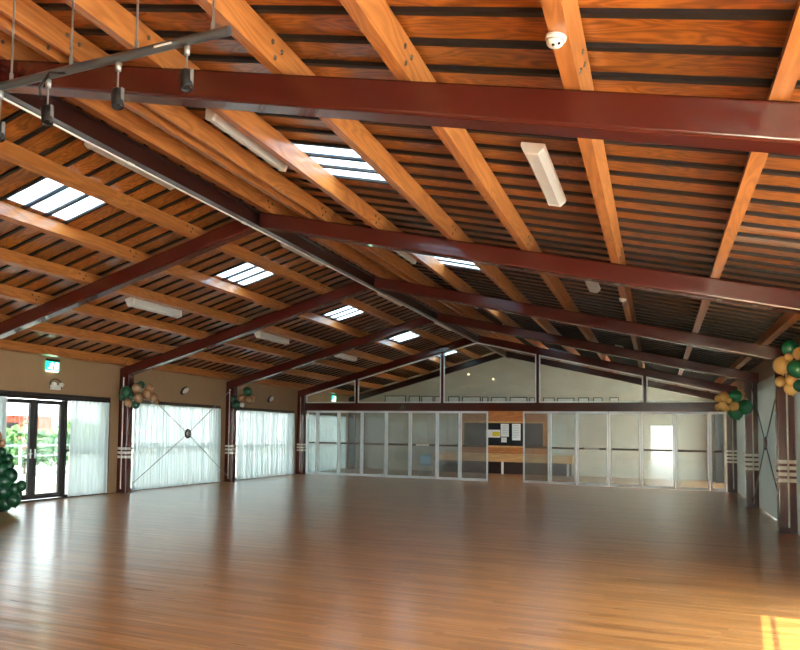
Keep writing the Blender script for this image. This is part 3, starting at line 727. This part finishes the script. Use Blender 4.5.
# ------------------------------------------------------------------ fluorescent lights, detectors
def batten(x, y0, y1, side, d_top, label, w=.2, hh=.085, group=None):
    xc = x; yc = (y0 + y1) / 2; ztop = under(xc) + d_top
    e = empty('ceiling_light', (xc, yc, ztop), label, 'ceiling light', group)
    ang = math.atan(slope(side)); L = y1 - y0
    prof = [(-w / 2, 0), (w / 2, 0), (w / 2, -.03), (w * .3, -hh), (-w * .3, -hh), (-w / 2, -.03)]
    t = .05
    ends = MB(); ends.prism(prof, -L / 2, -L / 2 + t); ends.prism(prof, L / 2 - t, L / 2)
    body = MB(); body.prism([(-w / 2, 0), (w / 2, 0), (w / 2, -.028), (-w / 2, -.028)], -L / 2 + t, L / 2 - t)
    df = MB(); df.prism([(-w / 2 + .006, -.028), (w / 2 - .006, -.028), (w * .3 - .006, -hh + .004), (-w * .3 + .006, -hh + .004)], -L / 2 + t, L / 2 - t)
    for mb, n, mt in ((body, 'housing', M['white_plastic']), (ends, 'end_cap', M['white_plastic']), (df, 'diffuser', M['diffuser'])):
        if n == 'end_cap':
            for s in (0, 1):
                k = MB(); k.prism(prof, -L / 2 if s == 0 else L / 2 - t, -L / 2 + t if s == 0 else L / 2)
                o = k.build(n, mt); o.parent = e; o.location = (0, 0, 0)
        else:
            o = mb.build(n, mt); o.parent = e; o.location = (0, 0, 0)
    e.rotation_euler = (0, -ang, 0)
    return e
NT = ['nearest', 'second', 'third', 'fourth']
for k in range(4):
    o = 5.004 * k; w_ = NT[k]
    batten(-.93, 6.2 + o, 7.78 + o, 1, .443, '%s white wraparound light of the row on the lower right pitch' % w_, .2, .085, 'lights of the right pitch row')
    batten(-3.9, 5.85 + o, 7.4 + o, 1, .443, '%s white light beside the rooflight purlin high on the right pitch' % w_, .13, .16, 'lights of the upper right row')
    batten(-6.13, 6.6 + o, 8.25 + o, -1, .445, '%s white light just left of the ridge beam' % w_, .14, .08, 'lights beside the ridge')
    batten(-9.3, 6.25 + o, 7.85 + o, -1, .443, '%s white light of the row low on the left pitch' % w_, .2, .16, 'lights of the left pitch row')
# detectors
def detector(x, y, d, label, r=.055):
    e = empty('smoke_detector', (x, y, under(x) + d), label, 'smoke detector', 'smoke detectors on the purlins')
    ax = Vector((slope(1), 0, -1)).normalized() * 1.0
    MB().lathe([(0, 0), (r, 0), (r, .02), (r * .92, .026)], e.location, -Vector((slope(1), 0, -1)) * -1, 20).build('base', M['white_plastic'], e)
    MB().lathe([(r * .8, .026), (r * .8, .04), (r * .62, .052), (0, .054)], e.location, Vector((slope(1), 0, -1)), 20).build('sensor', M['white_plastic'], e)
    for k in range(2):
        MB().box(x - .02 + k * .03, x - .005 + k * .03, y - .03, y - .018, e.location.z - .058, e.location.z - .05).build('slot', M['black'], e)
detector(-.475, 3.98, .24, 'round white smoke detector on the purlin nearest the camera')
detector(-.47, 12.2, .24, 'small white detector farther along the same purlin')

# ------------------------------------------------------------------ beyond the partition
tag(MB().box(-7.7, -4.0, YB - .05, YB, 0, 2.62).build('trim_1', M['panel']), 'orange timber panelling on the end wall behind the doorway gap', 'panelling', kind='structure')
nb = empty('notice_board', (-5.8, YB - .08, 1.6), 'black notice board with pale timber frame on the end wall', 'notice board')
MB().box(-7.4, -4.2, YB - .075, YB - .051, 1.13, 2.06).build('felt', M['noticeb'], nb)
f = MB(); f.box(-7.45, -4.15, YB - .09, YB - .051, 2.06, 2.13); f.box(-7.45, -4.15, YB - .09, YB - .051, 1.06, 1.13); f.box(-7.45, -7.4, YB - .09, YB - .051, 1.13, 2.06); f.box(-4.2, -4.15, YB - .09, YB - .051, 1.13, 2.06)
f.build('frame', M['palewood'], nb)
def paper(x0, x1, z0, z1, label, ylw=False):
    e = empty('paper_sheet', ((x0 + x1) / 2, YB - .078, z0), label, 'paper', 'papers on the notice board')
    MB().box(x0, x1, YB - .080, YB - .077, z0, z1).build('sheet', M['paper'], e)
    p = MB(); n = int((z1 - z0) / .07)
    for k in range(1, n):
        zz = z1 - k * .07; p.box(x0 + .04, x1 - .05 - random.random() * .1, YB - .0815, YB - .0803, zz, zz + .012)
    if not ylw: p.build('printing', M['print'], e)
    else: MB().box(x0 + .28, x1 - .02, YB - .0815, YB - .0803, z0 + .05, z1 - .08).build('printing', M['yellow'], e)
paper(-6.5, -5.9, 1.46, 1.78, 'wide white sheet with a yellow print on the notice board', True)
paper(-5.88, -5.55, 1.5, 2.03, 'tall white sheet in the middle of the notice board')
paper(-5.86, -5.64, 1.27, 1.47, 'small white sheet just under the middle tall sheet')
paper(-5.42, -5.08, 1.36, 2.03, 'tall white sheet at the right of the notice board')
ct = empty('timber_counter', (-5.7, YB - .4, 0), 'low timber counter with dark open base against the end wall', 'counter')
MB().box(-8.6, -3.0, YB - .62, YB - .06, .76, .81).build('top', M['palewood'], ct)
MB().box(-8.58, -3.02, YB - .6, YB - .08, .49, .76).build('fascia', M['palewood'], ct)
MB().box(-8.5, -3.1, YB - .32, YB - .08, 0, .49).build('plinth', M['steel_dark'], ct)
for x in (-8.4, -5.72, -3.2): MB().box(x - .04, x + .04, YB - .58, YB - .5, 0, .49).build('leg', M['white'], ct)
# chair
ch = empty('plastic_chair', (-7.62, 25.75, 0), 'pale blue plastic chair behind the glass partition', 'chair')
def seatmesh():
    m = MB(); v = []; f = []; n = 8
    prof = [(-.22, .43), (-.2, .45), (-.05, .43), (.12, .425), (.2, .46), (.235, .56), (.26, .7), (.275, .82)]
    for (y, z) in prof:
        for i in range(n + 1):
            t = i / n * 2 - 1; hw = .22 if z < .7 else .21
            dz = .02 * t * t if z < .5 else 0; dy = -.03 * t * t if z > .5 else 0
            v.append((t * hw, y + dy, z + dz))
    for j in range(len(prof) - 1):
        for i in range(n): a = j * (n + 1) + i; f.append((a, a + 1, a + n + 2, a + n + 1))
    m.add(v, f, 0, True); return m
o = seatmesh().build('seat_shell', M['chair']); o.parent = ch; s = o.modifiers.new('s', 'SOLIDIFY'); s.thickness = .012
for sx in (-1, 1):
    for sy, tz in ((-1, .43), (1, .43)):
        o = MB().tube([(sx * .22, sy * .24, 0), (sx * .17, sy * .16, tz)], .012, 8).build('leg', M['alu']); o.parent = ch
ch.rotation_euler = (0, 0, .5)
# framed pictures standing on the ledge of the end wall
tag(MB().box(WL, WR, YB - .14, YB, 2.62, 2.68).build('trim_2', M['wallback']), 'ledge along the end wall above the panelling', 'ledge', kind='structure')
PIC = [(-10.95, -9.98), (-9.85, -9.35), (-9.28, -8.75), (-8.7, -8.38), (-8.1, -7.62), (-7.5, -6.72), (-6.66, -6.4), (-6.28, -5.66), (-5.52, -4.82), (-4.74, -4.5), (-4.2, -3.75), (-3.65, -3.0), (-2.85, -2.45), (-2.3, -1.95), (-1.7, -1.35)]
for i, (a, b) in enumerate(PIC):
    zt = 3.22 - .012 * i if i < 12 else 3.1
    e = empty('framed_picture', ((a + b) / 2, YB - .03, 2.68), '%s framed picture from the left on the high ledge of the end wall' % (ORD + ['eighth', 'ninth', 'tenth', 'eleventh', 'twelfth', 'thirteenth', 'fourteenth', 'last'])[i], 'picture', 'framed pictures on the high ledge')
    f = MB(); t = .035; y0, y1 = YB - .05, YB - .012; z0 = 2.682
    f.box(a, a + t, y0, y1, z0, zt); f.box(b - t, b, y0, y1, z0, zt); f.box(a + t, b - t, y0, y1, zt - t, zt); f.box(a + t, b - t, y0, y1, z0, z0 + t)
    f.build('frame', M['picdark'], e); MB().box(a + t, b - t, y0 + .012, y1, z0 + t, zt - t).build('mat', M['picmat'], e)
for x, z, l in ((-7.24, 4.1, 'small glowing dot high on the left of the far end wall'), (-6.2, 3.88, 'small glowing dot on the far end wall below the ridge')):  # small pale glowing dots set on the end wall
    e = empty('wall_dot', (x, YB, z), l, 'wall lamp', 'small glowing dots on the far end wall')
    MB().lathe([(0, 0), (.06, 0), (.06, .03), (.045, .05)], (x, YB, z), (0, -1, 0), 16).build('rim', M['white_plastic'], e)
    MB().lathe([(.045, .05), (.03, .065), (0, .07)], (x, YB, z), (0, -1, 0), 16).build('lens', M['dotglow'], e)

# ------------------------------------------------------------------ outside
ov = MB(); ov.roofbox(WL - 1.5, WL - .2, Y0 - .2, YB + .2, .51, .58)  # unseen overhang added to keep sky light off the left curtains
tag(ov.build('ceiling_shade_overhang', M['lining']), 'unseen roof overhang added to shade the left windows', 'eaves', kind='structure')
tag(MB().box(-60, WL - .26, -30, 70, -.2, -.03).build('ground_terrace', M['terrace']), 'pale concrete terrace outside the left wall', 'ground', kind='structure')
tag(MB().box(WR + .26, 30, -30, 70, -.2, -.03).build('ground_paving', M['terrace']), 'pale paving outside the right wall', 'ground', kind='structure')
tag(MB().box(WL - .26, WR + .26, -30, Y0 - .21, -.2, -.03).build('ground_forecourt', M['terrace']), 'pale paving behind the camera end', 'ground', kind='structure')
b = empty('red_building', (-30, 29, 0), 'low red brick building beyond the terrace, seen through the glass doors', 'building')
MB().box(-34, -29.5, 24.0, 29.8, -.03, 2.15).build('wall', M['redwall'], b); MB().box(-34.2, -29.3, 23.8, 30.0, 2.15, 2.3).build('roof', M['terrace'], b)
MB().box(-29.52, -29.48, 26.5, 27.5, .9, 1.8).build('window', M['dark_alu'], b)
rl = empty('railing', (-17, 17, 0), 'pale terrace railing beyond the glass doors', 'railing')
MB().box(-17.05, -16.97, 10, 26, 1.02, 1.08).build('top_rail', M['railw'], rl); MB().box(-17.04, -16.98, 10, 26, .72, .76).build('lower_rail', M['railw'], rl)
for k in range(9): MB().box(-17.04, -16.98, 10 + 2 * k - .03, 10 + 2 * k + .03, -.03, 1.02).build('post', M['railw'], rl)
def shrub(x, y, r, h, label):
    e = empty('shrub', (x, y, -.03), label, 'shrub', 'green shrubs beyond the terrace railing')
    m = MB(); rnd = random.Random(int(x * 7 + y * 13))
    for _ in range(700):
        d = Vector((rnd.gauss(0, 1), rnd.gauss(0, 1), rnd.gauss(0, 1))).normalized() * rnd.uniform(.55, 1)
        p = Vector((x + d.x * r, y + d.y * r, h * .55 + d.z * h * .45)); u = Vector((rnd.uniform(-1, 1), rnd.uniform(-1, 1), rnd.uniform(-.6, .8))).normalized(); w = u.orthogonal().normalized(); s = rnd.uniform(.08, .16)
        m.add([p - u * s, p + w * s * .5, p + u * s, p - w * s * .5], [(0, 1, 2, 3)])
    m.build('foliage', M['leaf'], e)
    t = MB(); t.tube([(x, y, -.03), (x + .02, y, h * .4)], .05, 8); t.build('stem', M['cleat'], e)
for i, (x, y, r, h) in enumerate(((-20, 19.0, .9, 1.7), (-20.3, 21.0, .95, 1.5), (-20, 23.0, .9, 1.9), (-24, 25.6, 1.0, 2.1), (-19.5, 17.2, .8, 1.3))):
    shrub(x, y, r, h, '%s green shrub beyond the terrace railing' % ['round mid sized', 'low wide', 'tall bushy', 'farthest and tallest', 'smallest'][i])

# ------------------------------------------------------------------ light
w = bpy.data.worlds.new('sky'); sc.world = w; w.use_nodes = True
nt = w.node_tree
for n in list(nt.nodes): nt.nodes.remove(n)
out = nt.nodes.new('ShaderNodeOutputWorld'); bg = nt.nodes.new('ShaderNodeBackground')
geo = nt.nodes.new('ShaderNodeTexCoord'); sp = nt.nodes.new('ShaderNodeSeparateXYZ'); nt.links.new(geo.outputs['Generated'], sp.inputs[0])
rp = nt.nodes.new('ShaderNodeValToRGB'); rp.color_ramp.elements[0].position = 0.; rp.color_ramp.elements[0].color = (1, 1, 1, 1)
rp.color_ramp.elements[1].position = .8; rp.color_ramp.elements[1].color = (.62, .8, 1, 1)
nt.links.new(sp.outputs[2], rp.inputs['Fac']); nt.links.new(rp.outputs['Color'], bg.inputs['Color'])
bg.inputs['Strength'].default_value = 6.0
nt.links.new(bg.outputs[0], out.inputs['Surface'])
su = bpy.data.lights.new('sun', 'SUN'); su.energy = 30; su.angle = math.radians(.12); su.color = (1, .82, .5)
so = bpy.data.objects.new('sun', su); COL.objects.link(so)
dirv = Vector((.0958, 1, -.1765))
so.rotation_euler = dirv.to_track_quat('-Z', 'Y').to_euler(); so.location = (12, 5, 15)

# ------------------------------------------------------------------ camera
cd = bpy.data.cameras.new('camera'); cam = bpy.data.objects.new('camera', cd); COL.objects.link(cam)
cd.sensor_width = 36; cd.sensor_fit = 'HORIZONTAL'; cd.lens = FOC / 800 * 36
cd.shift_x = (400 - CX) / 800; cd.shift_y = (CY - 325) / 800
cd.clip_start = .05; cd.clip_end = 300
r_, u_, w_ = cam_axes()
mt = Matrix(((r_.x, u_.x, -w_.x, 0), (r_.y, u_.y, -w_.y, 0), (r_.z, u_.z, -w_.z, 1.6), (0, 0, 0, 1)))
cam.matrix_world = mt
sc.camera = cam
sc.view_settings.view_transform = 'Standard'; sc.view_settings.look = 'None'; sc.view_settings.gamma = 1; sc.view_settings.use_curve_mapping = False
sc.view_settings.exposure = 2.1
sc.cycles.max_bounces = 10; sc.cycles.diffuse_bounces = 6; sc.cycles.transparent_max_bounces = 16; sc.cycles.use_denoising = True
sc.cycles.sample_clamp_indirect = 8
